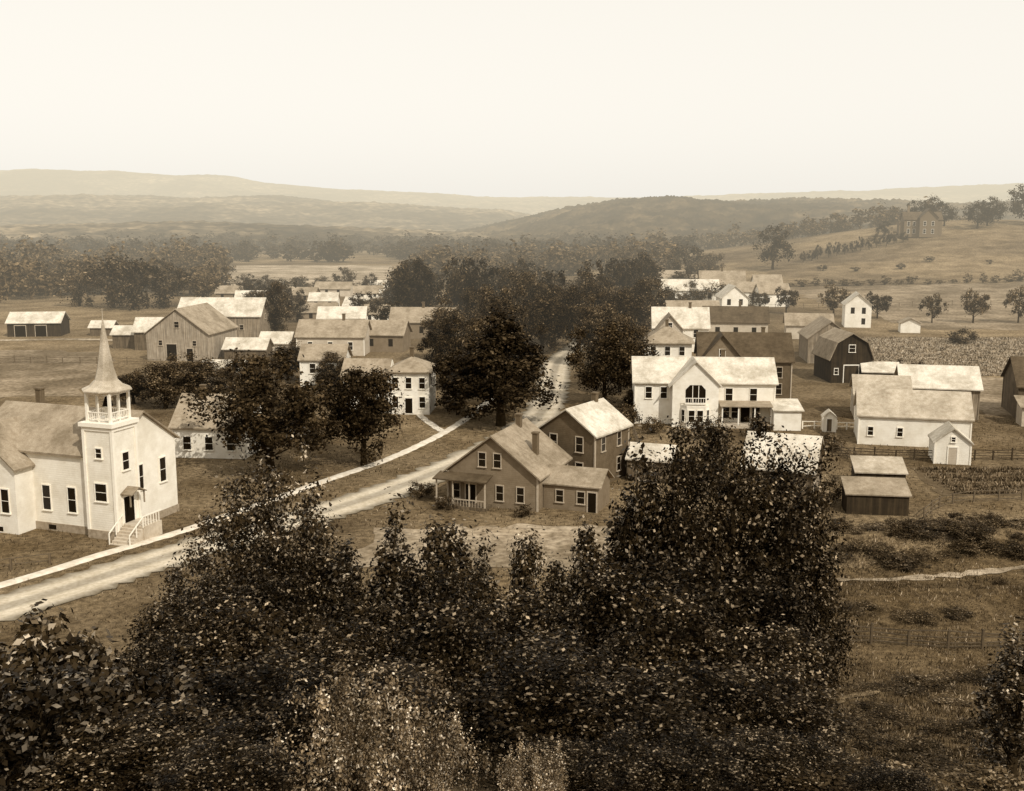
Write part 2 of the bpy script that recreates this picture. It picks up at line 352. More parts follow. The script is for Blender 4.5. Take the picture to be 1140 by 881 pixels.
# ------------------------------------------------------------------ trees
def leaves(centers,cr,n,ls,rg,vert=1.0,coh=.8):
    k=rg.randint(0,len(centers),n)
    dv=rg.normal(0,1,(n,3));P=centers[k]+dv*cr[k][:,None]*np.array([.5,.5,.5*vert])
    nr=dv*coh*.6+rg.normal(0,1,(n,3))*.5+np.array([0,0,.4]);nr/=np.linalg.norm(nr,axis=1)[:,None]
    a=rg.normal(0,1,(n,3));a-=nr*(a*nr).sum(1)[:,None];a/=np.linalg.norm(a,axis=1)[:,None];b=np.cross(nr,a)
    s=ls*rg.uniform(.5,1.4,n)[:,None];a*=s;b*=s*.6
    v=np.stack([P-a,P+b,P+a,P-b],1).reshape(-1,3);f=np.arange(4*n).reshape(-1,4);return v,f
def tree_parts(seed,H,R,base,ncl,nleaf,ls,vert=1.0,shape='round',limbs=14,crw=.22,lw=.4):
    rg=np.random.RandomState(seed);hc=(H-base)/2;zc=base+hc
    d=rg.normal(0,1,(ncl,3));d/=np.linalg.norm(d,axis=1)[:,None];rad=rg.uniform(.25,1,ncl)**.5
    az=np.arctan2(d[:,1],d[:,0]);lob=1+.13*np.sin(az*2+rg.uniform(0,6))+.1*np.sin(az*3+d[:,2]*4+rg.uniform(0,6))
    C=d*rad[:,None]*np.array([R,R,hc])*lob[:,None]*rg.uniform(.82,1.1,(ncl,1));C[:,2]+=zc
    tz=np.clip((C[:,2]-base)/(H-base),0,1)
    if shape=='cone': C[:,:2]*=(1.25*(1-tz)+.18)[:,None]
    if shape=='egg': C[:,:2]*=(1.15-.5*tz)[:,None]
    if shape=='spire': C[:,:2]*=(1.2-.85*tz)[:,None]
    if shape=='vase': C[:,:2]*=(.6+.6*tz)[:,None]
    if shape=='broad': C[:,:2]*=(.9+.35*np.sin(tz*3.14))[:,None]
    if shape=='crown': C[:,:2]*=(.75+.75*tz)[:,None]
    cr=R*crw*rg.uniform(.55,1.35,ncl)
    v,f=leaves(C,cr,nleaf,ls,rg,vert)
    t=MB();tr=.026*H;bend=rg.uniform(-.04,.04,2)*H
    tp=[(0,0,-.4),(0,0,.12*H),(bend[0]*.5,bend[1]*.5,.45*H),(bend[0],bend[1],.85*H)]
    t.tube(tp,[tr*1.3,tr,tr*.6,tr*.12],8)
    for i in rg.choice(ncl,min(limbs,ncl),replace=False):
        c=C[i];z0=max(base*.7,min(.7*H,c[2]-rg.uniform(.15,.35)*H));z0=max(z0,.12*H)
        q=(bend[0]*z0/H,bend[1]*z0/H);mid=((q[0]+c[0])/2,(q[1]+c[1])/2,(z0+c[2])/2+.03*H)
        t.tube([(q[0],q[1],z0),mid,tuple(c)],[tr*lw,tr*lw*.55,tr*.06],5)
    return t,v,f
class Tree:
    def __init__(s,m,seed,H,R,base,ncl,nleaf,ls,**k):
        s.H=H;s.R=R;t,v,f=tree_parts(seed,H,R,base,ncl,nleaf,ls,**k)
        s.t=t.mesh('trunk',[M_bark]);s.c=np_mesh('crown',v,f,m)
    def put(s,x,y,H,R,label='leafy tree',group=None,name='tree',cat='tree',dz=0):
        r=root(name,label,cat,x,y,random.uniform(0,360),group);r.location.z+=dz
        r.scale=(R/s.R,R/s.R*random.uniform(.9,1.1),H/s.H)
        obj('trunk',s.t,r);obj('crown',s.c,r);return r
class FarTree:
    def __init__(s,m,seed,H,R,base,ncl,nleaf,ls,**k):
        s.H=H;s.R=R;t,v,f=tree_parts(seed,H,R,base,ncl,nleaf,ls,**k)
        n=len(t.v);tf=np.array([q for q in t.f if len(q)==4]);V=np.concatenate([np.array(t.v),v]);F=np.concatenate([tf,f+n])
        s.v=V;s.f=F;s.me=np_mesh('tree',V,F,[m,M_bark]);mi=np.zeros(len(F),np.int32);mi[:len(tf)]=1;s.me.polygons.foreach_set('material_index',mi)
    def put(s,x,y,H,R,label='leafy tree',group=None,name='tree',cat='tree'):
        o=obj(name,s.me,None,(x,y,h(x,y)),random.uniform(0,6.28),(R/s.R,R/s.R,H/s.H));return tag(o,label,cat,group)
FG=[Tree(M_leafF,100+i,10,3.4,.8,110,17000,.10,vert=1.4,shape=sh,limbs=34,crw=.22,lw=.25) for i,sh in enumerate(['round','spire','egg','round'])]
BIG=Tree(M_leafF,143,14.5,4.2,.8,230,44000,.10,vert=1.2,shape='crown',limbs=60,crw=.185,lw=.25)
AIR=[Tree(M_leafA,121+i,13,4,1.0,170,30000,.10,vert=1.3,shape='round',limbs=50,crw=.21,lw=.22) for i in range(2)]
LRG=Tree(M_leafA,127,5,2.2,.3,60,5200,.135,vert=1.0,shape='round',limbs=40,crw=.24,lw=.2)
SAP=[Tree(M_leafA,130+i,9,1.6,1.0,50,7500,.095,vert=1.7,shape=['spire','egg','spire'][i],limbs=30,crw=.30,lw=.25) for i in range(3)]
MID=[Tree(m,200+i,12,4.5,1.4,80,14000,.18,vert=.9,shape=sh,limbs=10,crw=.26,lw=.3) for i,(sh,m) in enumerate([('broad',M_leafD),('egg',M_leafD),('round',M_leafD2),('round',M_leafD2)])]
CON=Tree(M_leafD,230,15,5,1.0,170,19000,.19,vert=.6,shape='cone',limbs=20,crw=.2,lw=.3)
ORC=[Tree(M_leafM,240+i,8,3.4,1.6,50,2600,.24,limbs=8) for i in range(2)]
BUSH=[Tree([M_leafM,M_leafD2][i],250+i,2,1.4,0,36,2600,.08,limbs=6,crw=.3,lw=.2) for i in range(2)]
PALE=Tree(M_leafP,260,3.2,2.6,.1,100,11000,.055,vert=2.4,shape='vase',limbs=70,crw=.14,lw=.2)
FAR=[FarTree(m,300+i,14,6,1.2,34,2800,.36,limbs=4,crw=.28) for i,m in enumerate([M_leafD,M_leafD2,M_leafM])]
SML=[FarTree(M_leafW,320+i,14,6,.5,16,360,.9,limbs=1,crw=.34) for i in range(3)]
# foreground trees on the hillside
G1='dark leafy trees crowding the hillside'
L1='dark leafy tree with painted leaf glints on the slope'
AIR[0].put(-11.6,50,12.9,4.0,'full tree with painted leaf glints on the slope');AIR[1].put(-14.0,46.5,7.6,2.5,'small tree with painted leaf glints on the slope')
FG[3].put(-9.3,46.5,9.0,2.8,'dark leafy small tree on the slope')
for (x,y,H,R,k) in [(-5.4,47,9.9,1.9,1),(-3.0,46,10.5,1.8,0),(-1.4,46,8.4,1.5,1),(.7,47,9.9,1.3,0),(3.4,46.5,9.9,1.6,2),(5.9,49,12.6,2.1,1),(-7.4,46,9.0,1.7,2),(2.0,46,8.2,1.3,2)]: SAP[k].put(x,y,H,R,'pointed leafy sapling standing above the thicket','leafy saplings above the thicket')
BIG.put(10.3,48,14.4,3.7,'tall broad dark tree on the slope')
FG[3].put(7.4,49,13.2,2.6,L1,G1);FG[0].put(12.6,49,12.6,2.6,L1,G1)
for (x,y,H,R,k) in [(12.0,47.5,10.4,2.7,3),(8.0,46,10.6,2.8,1),(12.2,45,7.8,2.2,0),
    (-12.6,41.5,6.6,2.5,3),(-9.6,42,7.6,2.9,1),(-6.2,41,6.6,2.8,0),(-3,41,7.8,2.8,2),(.4,41,6.6,3.0,3),(3.6,41,7.8,2.9,1),(7,41,8.2,3.2,0),(10.1,41,7.2,2.9,2),
    (-12.4,36.5,4.8,2.3,0),(-9.6,36,6.2,2.8,2),(-6,35.5,5.0,2.9,3),(-2,35.5,6.2,2.8,1),(2,35.5,5.0,2.9,0),(5.6,35.5,6.4,2.9,2),(8.6,35.5,5.2,2.4,3),
    (-7.6,30.8,3.8,2.8,0),(-3.4,30.5,3.4,2.8,3),(.8,30.5,4.2,2.8,2),(4.6,30.5,3.6,2.9,3),(7.6,31,3.6,2.2,0)]:
    FG[k].put(x,y,H,R,L1,G1)
for (x,y,H,R) in [(-13.6,30.5,5.2,2.3),(-12.2,27,3.8,1.9),(-10.2,28.5,3.8,1.8)]:
    LRG.put(x,y,H,R,'large-leaved branching tree at the slope foot','broadleaf trees near the viewer')
for (x,y,H,R) in [(-10.9,29.5,3.4,2.0),(-12.4,28.5,2.4,2.2),(-9.6,26,2.4,2.2)]: FG[0].put(x,y,H,R,L1,G1)
SAP[1].put(15.4,31.5,4.6,1.2,'slim leafy sapling at the meadow edge')
for (x,y,H,R) in [(-3.8,24.8,3.0,1.9),(-1.9,25.2,2.1,1.3),(.5,24.2,1.4,1.0)]: PALE.put(x,y,H,R,'pale feathery bush with upright shoots','pale bushes on the slope','bush','bush')
for (x,y,H,R) in [(3,25,1.7,1.5),(5,25.5,1.7,1.6),(7,26,1.8,1.6),(8.4,28,1.6,1.3),(-6.8,24.4,1.9,1.8),(9,24.6,1.0,1.0),(1.6,26,1.6,1.4)]: FG[3].put(x,y,H,R,'low dark bush on the slope','low bushes on the slope','bush','bush')
rw=random.Random(12)
for i in range(46):
    y=rw.uniform(24.5,62);x=y*rw.uniform(.33,.50)+rw.uniform(-.5,.5)
    random.choice(BUSH).put(x,y,rw.uniform(.25,.75),rw.uniform(.5,1.5),'leafy weed clump in rough pasture','weed clumps in the pasture','bush','bush')
# village trees
G2='shade trees between the village houses';L2='tall dark shade tree beside village street'
MID[0].put(-26.4,117,13.0,5.6,'broad dark shade tree beside the road')
MID[1].put(-16.6,120,12.2,4.4,'tall egg-shaped shade tree beside the sidewalk')
CON.put(-1.5,143,15.6,7.4,'tall dark spreading tree over the road')
MID[0].put(13.6,159,11.8,4.8,'round dark tree beside the road')
for (x,y,H,R) in [(-7.5,151,10,4.2),(-3,168,12,5),(0,156,10,4),(17,171,10.5,4.2),(19,182,11,4),(-1.5,190,13,5.2),(-9,178,11,4.4),
   (20,158,5,2.6),(17.5,151,4,2.2),(-2,208,14,5),(16,200,12,4.8),(6,217,13,5.4),(13.5,222,13,5.4),(9,232,14,5.5),(-12,205,11,4.6),(23,230,13,5),(17,242,14,5),(30,250,13,5),(3,240,15,5.5),(-7,240,13,5),
   (-53,245,12.5,4.4),(-46,160,7,4.2),(-50,156,7,4.2),(-41,165,6,3.6),(-36,150,6,3.6),(-56,160,5,3.6),(-29,135,5,3),(-27,160,5,3),(-28,172,6,3.4),(-38,184,6,3.6)]:
    random.choice(MID).put(x,y,H,R,L2,G2)
rr=random.Random(3)
for i in range(36):
    y=rr.uniform(262,345);x=rr.uniform(-.10*y,.125*y)
    random.choice(FAR[:2]).put(x,y,rr.uniform(10,16),rr.uniform(4.5,6.5),'dark tall tree in the village grove','tall trees of the village grove')
for i in range(22):
    y=rr.uniform(250,420);x=rr.uniform(-.27*y,-.10*y)
    random.choice(FAR).put(x,y,rr.uniform(5,8),rr.uniform(3,4.5),'small leafy tree among scattered houses','small trees among outlying houses')
for i in range(18):
    y=rr.uniform(300,460);x=rr.uniform(.13*y,.19*y)
    random.choice(FAR).put(x,y,rr.uniform(6,10),rr.uniform(3,5),'leafy tree among far village houses','small trees among far village houses')
for (x,y,H,R) in [(-110,318,17,8),(-118,325,16,8),(-102,325,14,7),(-130,330,11,6),(-94,335,10,5)]: FAR[1].put(x,y,H,R,'tall rounded tree in meadow clump','trees of the meadow clump')
FAR[0].put(111,470,18,8.5,'lone spreading dark tree on the hillside')
for (x,y,H,R) in [(75,470,14,7),(83,465,10,6),(68,480,11,6)]: FAR[1].put(x,y,H,R,'dark tree at the foot of the hill','trees at the hill foot')
for (x,y,H,R) in [(88,300,8.6,3.4),(76,304,8,3),(97,291,7.5,3),(107,279,7.6,2.7),(117.5,279,9.2,3.3),(129,279,9.6,3.3),(71,315,6,3)]: random.choice(ORC).put(x,y,H,R,'small round orchard tree in the field','round orchard trees in the field')
for i in range(13): 
    x=128+i*4.4+rr.uniform(-.6,.6);FAR[0].put(x,488+i*2.2+rr.uniform(-1,1),rr.uniform(4.5,7.0),rr.uniform(1.7,2.4),'young tree in a hillside row','young trees in a hillside row')
for i in range(5):
    FAR[i%3].put(125+i*17+rr.uniform(-4,4),455+rr.uniform(-15,15),rr.uniform(1.8,3),rr.uniform(1.5,2.4),'scattered shrub on the grassy hillside','shrubs on the grassy hillside',name='bush',cat='bush')
for (x,y,H,R) in [(250,540,19,10),(262,545,17,9),(223,532,13,7),(231,540,11,7),(206,545,15,7),(199,548,14,6),(214,550,11,6),(240,555,12,7),(181,540,7,4)]: FAR[0].put(x,y,H,R,'large dark tree on the hilltop','large trees on the hilltop')
# far forest mass
def forest(name,label,pts,hr,rr_,seed):
    rg=np.random.RandomState(seed);V=[];F=[];o=0
    for (x,y) in pts:
        t=SML[rg.randint(3)];H=rg.uniform(hr[0]**.5,hr[1]**.5)**2;R=rg.uniform(*rr_)*(.5+.5*H/hr[1]);a=rg.uniform(0,6.28);c,s=math.cos(a),math.sin(a)
        v=t.v*np.array([R/t.R,R/t.R,H/t.H]);v=np.stack([v[:,0]*c-v[:,1]*s+x,v[:,0]*s+v[:,1]*c+y,v[:,2]+h(x,y)],-1);V.append(v);F.append(t.f+o);o+=len(v)
    return tag(obj(name,np_mesh(name,np.concatenate(V),np.concatenate(F),M_leafW)),label,'forest',kind='stuff')
rg=np.random.RandomState(4)
def scat(n,y0,y1,a0,a1,th=-.2): 
    y=rg.uniform(y0,y1,n);x=y*rg.uniform(a0,a1,n);k=fbm(x,y,31,110,3)>th;return list(zip(x[k],y[k]))
forest('forest','hazy woodland across the meadow',scat(560,370,620,-.56,-.26,-.05)+scat(70,330,380,-.56,-.42,-.1),(3,14),(4,8),1)
forest('forest','belt of hazy woods at the valley edge',scat(1000,610,900,-.6,.16,-.05),(5,12),(6,9),2)
forest('forest','thin woods beyond the village',scat(150,430,600,-.09,.14)+scat(150,600,720,.12,.45,0),(6,13),(5,8),3)
forest('forest','hedge line along the far fields',[(x,408+rg.uniform(-4,4)+x*.02) for x in np.arange(-125,-30,4.5)]+[(96+i*5,402+rg.uniform(-2,2)) for i in range(22)],(1.5,3.6),(2,3.6),6)
# bushes on the bank at the garden
for i in range(64):
    x=rr.uniform(24,53);y=rr.uniform(84,97)-abs(x-40)*.1
    if 30<x<38.5 and y>94: continue
    random.choice(BUSH).put(x,y,rr.uniform(.4,1.2),rr.uniform(.8,2.2),'weedy bush on the garden bank','weedy bushes on the bank','bush','bush')
for i in range(16):
    x=rr.uniform(22,44);y=rr.uniform(71,80)
    random.choice(BUSH).put(x,y,rr.uniform(.3,.7),rr.uniform(.6,1.8),'weedy brush along the pasture fence','weedy brush in the pasture','bush','bush')
for (x,y,H,R) in [(66,186,3,2.5),(70,187,2.5,2),(53,150,3,2.4),(38,128,2,1.6),(14.5,118,2.5,1.8),(17,113,3,2),(21,107,3,2),(20,112,4,2.6),(22.5,118,3,2),(-9,106,1.5,1.2),(-24,131,2.2,1.8),(-20,140,2.4,1.8),(70,176,2,2),(-8.5,155,2.5,1.8),(97,235,3,3.4),(28,99,2.2,1.8),(31,104,2.2,1.6),(12,99,1.6,1.4),(-6.5,101.5,1.3,1.2),(1,99,1.1,1.0),(24,135,2.5,2),(18,138,2,1.6),(31,136,2.4,1.8),(15,142,3,2),(-40,100,1.2,1.2),(-46,90.5,1.6,1.3),(-24,112,1.4,1.2)]:
    random.choice(BUSH).put(x,y,H,R,'leafy shrub beside a village yard','shrubs in village yards','bush','bush')
# grass tufts
def tufts(name,label,n,fx,hr,seed,m,wd=.05):
    rg=np.random.RandomState(seed);P=fx(rg,n);n=len(P);z=hv(P[:,0],P[:,1])
    a=rg.uniform(0,6.28,n);hh=rg.uniform(*hr,n);w=hh*.1+wd;lean=rg.normal(0,.4,(n,2))*hh[:,None]
    d=np.stack([np.cos(a),np.sin(a)],-1)*w[:,None]
    b0=np.concatenate([P-d,(z-.05)[:,None]],1);b1=np.concatenate([P+d,(z-.05)[:,None]],1)
    t1=np.concatenate([P+lean+d*.3,(z+hh)[:,None]],1);t0=np.concatenate([P+lean-d*.3,(z+hh*.95)[:,None]],1)
    v=np.stack([b0,b1,t1,t0],1).reshape(-1,3);return tag(obj(name,np_mesh(name,v,np.arange(4*n).reshape(-1,4),m)),label,'grass',kind='stuff')
def slope_pts(rg,n):
    y=rg.uniform(24,88,n);x=y*rg.uniform(.17,.55,n);c=fbm(x,y,9,7,4);k=rg.uniform(-1,1,n)<c+.1;return np.stack([x,y],-1)[k]
tufts('grass','rough grass on the hillside pasture',140000,slope_pts,(.06,.28),1,M_grassb,.014)
CR=spline(ROAD,2);CW=spline(WALK,2)
def village(rg,n):
    y=rg.uniform(62,150,n);x=y*rg.uniform(-.52,.5,n)
    d=np.min(np.hypot(x[:,None]-CR[None,:90,0],y[:,None]-CR[None,:90,1]),1);e=np.min(np.hypot(x[:,None]-CW[None,:,0],y[:,None]-CW[None,:,1]),1)
    c=fbm(x,y,19,9,4);k=(d>3.0)&(e>1.2)&(rg.uniform(-1,1,n)<c-.05)
    k&=~((x>-13)&(x<10)&(y>84.5)&(y<95));return np.stack([x,y],-1)[k]
tufts('grass','rough grass in the village verges and yards',60000,village,(.06,.24),2,M_grassb,.03)
def corn(rg,n):
    r=rg.randint(0,38,n);y=188+r*1.55+rg.normal(0,.15,n);x=rg.uniform(0,1,n)*(34+(y-188)*.12)+62+(y-188)*.27;return np.stack([x,y],-1)
tufts('crop_rows','leafy crop rows in the field',14000,corn,(.15,.45),3,mat('crop_leaves',.20,kind='leaf',rough=.8,spec=.03,spark=2),.08)
def gard(rg,n):
    r=rg.randint(0,9,n);x=44.5+rg.uniform(0,17,n);y=107.3+r*1.3+rg.normal(0,.12,n);return np.stack([x,y],-1)
tufts('crop_rows','low vegetable rows in tilled garden',5000,gard,(.15,.45),4,mat('garden_leaves',.12,kind='leaf',rough=.8,spec=.03,spark=2),.06)
# ------------------------------------------------------------------ fences
def fence(label,pts,sp=2.5,ht=1.2,rails=3,m=None,group=None,rr_=.05,wob=.09):
    m=m or M_mboard;c=spline(pts,.5);x0,y0=c[0];r=tag(obj('fence',None,None,(x0,y0,h(x0,y0))),label,'fence',group)
    P=[c[0]];acc=0
    for a,b in zip(c[:-1],c[1:]):
        acc+=np.linalg.norm(b-a)
        if acc>=sp: P.append(b);acc=0
    pm=MB();pm.box(-.07,-.07,-.3,.07,.07,ht);pm=pm.mesh('post',[m]);z0=h(x0,y0)
    for p in P[:99]: obj('post',pm,r,(p[0]-x0,p[1]-y0,h(*p)-z0),0,(1,1,random.uniform(.82,1.15)))
    for k in range(rails):
        rb=MB();zz=ht*(k+.7)/rails
        q=[(p[0]-x0,p[1]-y0,h(*p)-z0+zz+random.uniform(-wob,wob)) for p in P[:99]];rb.tube(q,[rr_]*len(q),4);obj('rail',rb.mesh('rail',[m]),r)
fence('weathered post and rail fence across meadow',[(12.5,67.5),(22,68.4),(30,67.4),(42,67.8)],2.0,1.3,4,M_fence,None,.05,.13)
fence('wire fence along grassy road verge',[(-44,81.5),(-38,84.5),(-36.3,86)],2.2,1.1,2)
fence('board fence behind the garden',[(37,124),(45,122.5),(54,122.5),(66,122)],2.0,1.3,4,M_dboard)
fence('rail fence beside the small barns',[(38,132.5),(38.5,126),(39,118)],2.0,1.2,3)
fence('rail fence along the meadow',[(-120,207),(-100,205),(-78,203),(-62,200)],3,1.3,3)
fence('long field fence below the hill',[(60,318),(90,322),(140,330),(190,335)],4,1.4,3)
fence('garden fence beside the bank',[(38,98),(44,104),(58,105)],2.2,1.2,3)
fence('picket fence beside the white house',[(38,141),(48,140)],1.2,1.1,2,M_trim)
fence('yard fence beside the dark house',[(13,121),(15,128),(15.5,138)],2.2,1.1,3)
# ------------------------------------------------------------------ church
ch=root('church','white clapboard church with belfry and flared spire','church',-34.0,91.4,-20)
TX=2.95
w=MB();wall_mb(w,15,9.2,7.2,10.3,'x',-8.6,5.2)
wall_mb(w,9.5,8,6.0,9.3,'y',-13.4,3.2)
w.box(-TX,0,-.5,0,TX,10.1)
obj('wall',w.mesh('church_wall',[M_white]),ch)
rf=MB();roof_mb(rf,15,9.2,7.2,10.3,'x',.35,.16,-8.6,5.2);roof_mb(rf,9.5,8,6.0,9.3,'y',.35,.16,-13.4,3.2)
ro=obj('roof',rf.mesh('church_roof',[M_roofM]),ch);chimney(ro,-15,8,8.4,11.2,.6)
f=MB();f.box(-TX-.12,-.12,-.5,.12,TX+.12,.75)
f.box(-16.3,.5,-.5,-TX-.2,.58,.7);f.box(-1.05,TX+.2,-.5,-1.0,9.85,.7);obj('foundation',f.mesh('foundation',[M_stone]),ch)
t=MB();t.box(-TX-.3,-.3,9.9,.3,TX+.3,10.25);t.box(-TX-.12,-.12,9.55,.12,TX+.12,9.9)
for (a,b) in ((-TX,0),(0,0),(0,TX)): t.box(a-.13,b-.13,.76,a+.13,b+.13,9.54)
t.box(-17.6,.46,6.9,-TX-.2,.59,7.1)
obj('cornice',t.mesh('cornice',[M_trim]),ch)
c0=-TX/2;c1=TX/2
bf=MB();r0=1.2
for a in(-1,0,1):
    for b in(-1,0,1):
        if a==0 and b==0: continue
        s=.11 if a and b else .05
        bf.box(c0+a*r0-s,c1+b*r0-s,10.25,c0+a*r0+s,c1+b*r0+s,12.9)
for s in(-1,1):
    for z in(10.45,11.05):
        bf.box(c0-r0,c1+s*r0-.04,z,c0+r0,c1+s*r0+.04,z+.08);bf.box(c0+s*r0-.04,c1-r0,z,c0+s*r0+.04,c1+r0,z+.08)
    for k in range(-5,6):
        bf.box(c0+k*.22-.015,c1+s*r0-.02,10.53,c0+k*.22+.015,c1+s*r0+.02,11.05);bf.box(c0+s*r0-.02,c1+k*.22-.015,10.53,c0+s*r0+.02,c1+k*.22+.015,11.05)
    bf.box(c0-r0-.1,c1+s*r0-.1,12.6,c0+r0+.1,c1+s*r0+.1,12.9)
    bf.box(c0+s*r0-.1,c1-r0+.1,12.6,c0+s*r0+.1,c1+r0-.1,12.9)
bl=obj('belfry',bf.mesh('belfry',[M_trim]),ch)
bb=MB();bb.tube([(0,0,0),(0,0,.1),(0,0,.5),(0,0,.8),(0,0,.85)],[.48,.42,.3,.2,.02],12);obj('bell',bb.mesh('bell',[M_dark]),bl,(c0,c1,11.5))
sp=MB();K=8
prof=[(2.15,12.9),(2.15,13.0),(1.5,13.3),(1.0,13.8),(.72,14.8),(.42,16.5),(.17,18.2),(.03,19.1),(.03,19.9)]
for r_,z_ in prof:
    for j in range(K):
        q=math.pi/8+j*math.pi/4;sp.v.append((c0+r_*math.cos(q),c1+r_*math.sin(q),z_))
for i in range(len(prof)-1):
    for j in range(K): sp.f.append([i*K+j,i*K+(j+1)%K,(i+1)*K+(j+1)%K,(i+1)*K+j]);sp.m.append(0)
sp.f.append(list(range(K))[::-1]);sp.m.append(0)
obj('spire',sp.mesh('spire',[mat('spire_shingles',.5,.1,2,.8,'roof')]),ch)
for (x,z,ww,hh) in [(-13.4,1.9,1.0,2.4),(-5.2,1.9,.85,2.2),(-8.0,1.9,.85,2.2)]:
    yy=-1.55 if x==-13.4 else .6
    window(ch,x,yy,z,0,ww,hh)
for x in (-15.8,-10.6): window(ch,x,-1.55,1.9,0,.85,2.1)
window(ch,-TX/2,0,3.4,0,1.2,1.5);window(ch,-TX/2,0,7.2,0,.6,.8)
window(ch,0,1.5,6.0,math.pi/2,.8,1.5)
for yy in(4.6,7.8): window(ch,-1.1,yy,3.4,math.pi/2,.85,2.2)
for xx in(-11.5,-7.5,-15.5): window(ch,xx,-1.55 if xx<-9 else .5,.15,0,.8,.4,False)
door(ch,0,1.6,1.3,math.pi/2,1.3,2.3)
hd=MB();hd.prism([(-1.0,3.9),(0,4.4),(1.0,3.9),(1.0,4.0),(0,4.5),(-1.0,4.0)],0,1.2)
hd.box(.9,-.95,2.9,1.0,-.85,3.93);hd.box(.9,.85,2.9,1.0,.95,3.93);obj('door_hood',hd.mesh('door_hood',[M_roofM]),ch,(.02,1.6,0))
st=MB();st.box(.02,.6,-.3,2.3,3.0,1.28)
for k in range(6): st.box(.1,.6-(k+1)*.3,-.3,2.2,.6-k*.3-.002,1.28-(k+1)*.2)
stp=obj('steps',st.mesh('steps',[mat('weathered_planks',.42,.2,2)]),ch)
for xx in(.1,2.22):
    bl_=MB()
    for k in (0,3,6): 
        yy=.6-k*.3;zz=1.28-k*.2;bl_.box(xx-.04,yy-.04,zz-.1,xx+.04,yy+.04,zz+.9)
    bl_.tube([(xx,.7,2.2),(xx,.6-6*.3,2.18-6*.2)],[.05,.05],4)
    if xx>1:
        for k in range(6): bl_.box(2.19,.9+k*.36,1.28,2.25,.96+k*.36,2.15)
        bl_.box(2.18,.8,2.15,2.26,3.0,2.24)
    obj('railing',bl_.mesh('railing',[M_trim]),stp)
# ------------------------------------------------------------------ cottage
yaw=-20.5
def loc(px,py,yaw_,cx,cy):
    a=math.radians(yaw_);return px+cx*math.cos(a)-cy*math.sin(a),py+cx*math.sin(a)+cy*math.cos(a)
cx,cy=loc(2.4,100.6,yaw,-4.6,4.6)
ct=house('cottage','tan clapboard cottage with porch and shingled gable','house',cx,cy,yaw,9.2,9.2,3.4,6.9,'y',M_tan,M_roofM,
   [('F',-1.0,4.0,.7,1.3),('F',.55,4.0,.7,1.3),('F',.8,.8,.7,1.4),('F',2.9,.8,.7,1.4),('R',1.5,.8,.7,1.4),('L',-2,.8,.7,1.4),('F',-3.7,.7,.7,1.4)],[('F',-2.2)],
   [(.3,2.0,6.6,7.9),(3.0,-.6,3.9,6.7)],.45)
p=MB();p.prism([(-6.5,2.75),(-4.62,3.1),(-4.62,3.2),(-6.5,2.87)],-5.4,.1);obj('porch_roof',p.mesh('porch_roof',[M_roofD]),ct)
p=MB();p.box(-5.3,-6.3,-.3,0,-4.62,.3);obj('porch_floor',p.mesh('porch_floor',[M_mboard]),ct)
pm=MB();pm.box(-.06,-.06,.3,.06,.06,2.72);pm=pm.mesh('porch_post',[M_trimD])
for xx in(-5.1,-3.4,-1.7,-.1): obj('porch_post',pm,ct,(xx,-6.2,0))
p=MB();p.box(-5.3,-6.27,.9,-.2,-6.22,1.0)
for k in range(17): p.box(-5.0+k*.3,-6.26,.3,-4.96+k*.3,-6.23,.9)
obj('porch_railing',p.mesh('porch_railing',[M_trimD]),ct)
aw=MB();wall_mb(aw,5.4,4.2,2.5,3.7,'x',7.35,-.9);obj('side_wing',aw.mesh('side_wing',[M_tan]),ct)
ar=MB();roof_mb(ar,5.4,4.2,2.5,3.7,'x',.25,.12,7.5,-.9);obj('wing_roof',ar.mesh('wing_roof',[M_roofM]),ct)
window(ct,6.3,-3.0,.8,0,.7,1.1,wood=M_trimD);window(ct,8.4,-3.0,.8,0,.7,1.1,wood=M_trimD);door(ct,9.5,-3.0,0,0,.8,1.9,wood=M_trimD)
# dark two storey house
cx,cy=loc(8.5,109.4,-33,-3.3,3.6)
house('farmhouse','dark two-storey gabled house with pale roof','house',cx,cy,-33,6.6,7.4,5.6,7.9,'y',M_red,M_roofL,
   [('F',-1.6,3.7,.8,1.5),('F',1.5,3.7,.8,1.5),('F',1.5,1.0,.8,1.5),('R',-2,3.7,.8,1.4),('R',1.5,3.7,.8,1.4),('R',1.5,1,.8,1.4)],[('F',-1.4)],[(0,2.2,7.6,8.8)])
house('woodshed','low pale-roofed shed behind the dark house','shed',15,114,-20,4.5,4,2.4,3.6,'x',M_mboard,M_roofL,ov=.25)
house('workshop','grey gabled workshop with pale shingle roof','workshop',26.6,105,-22,6.4,7.4,4.0,6.5,'x',M_mboard,M_roofL,[('R',1.2,1.2,.9,1.2),('F',-1,1.2,.9,1.2)],[('R',-1.6,0,1.6,2.4)])
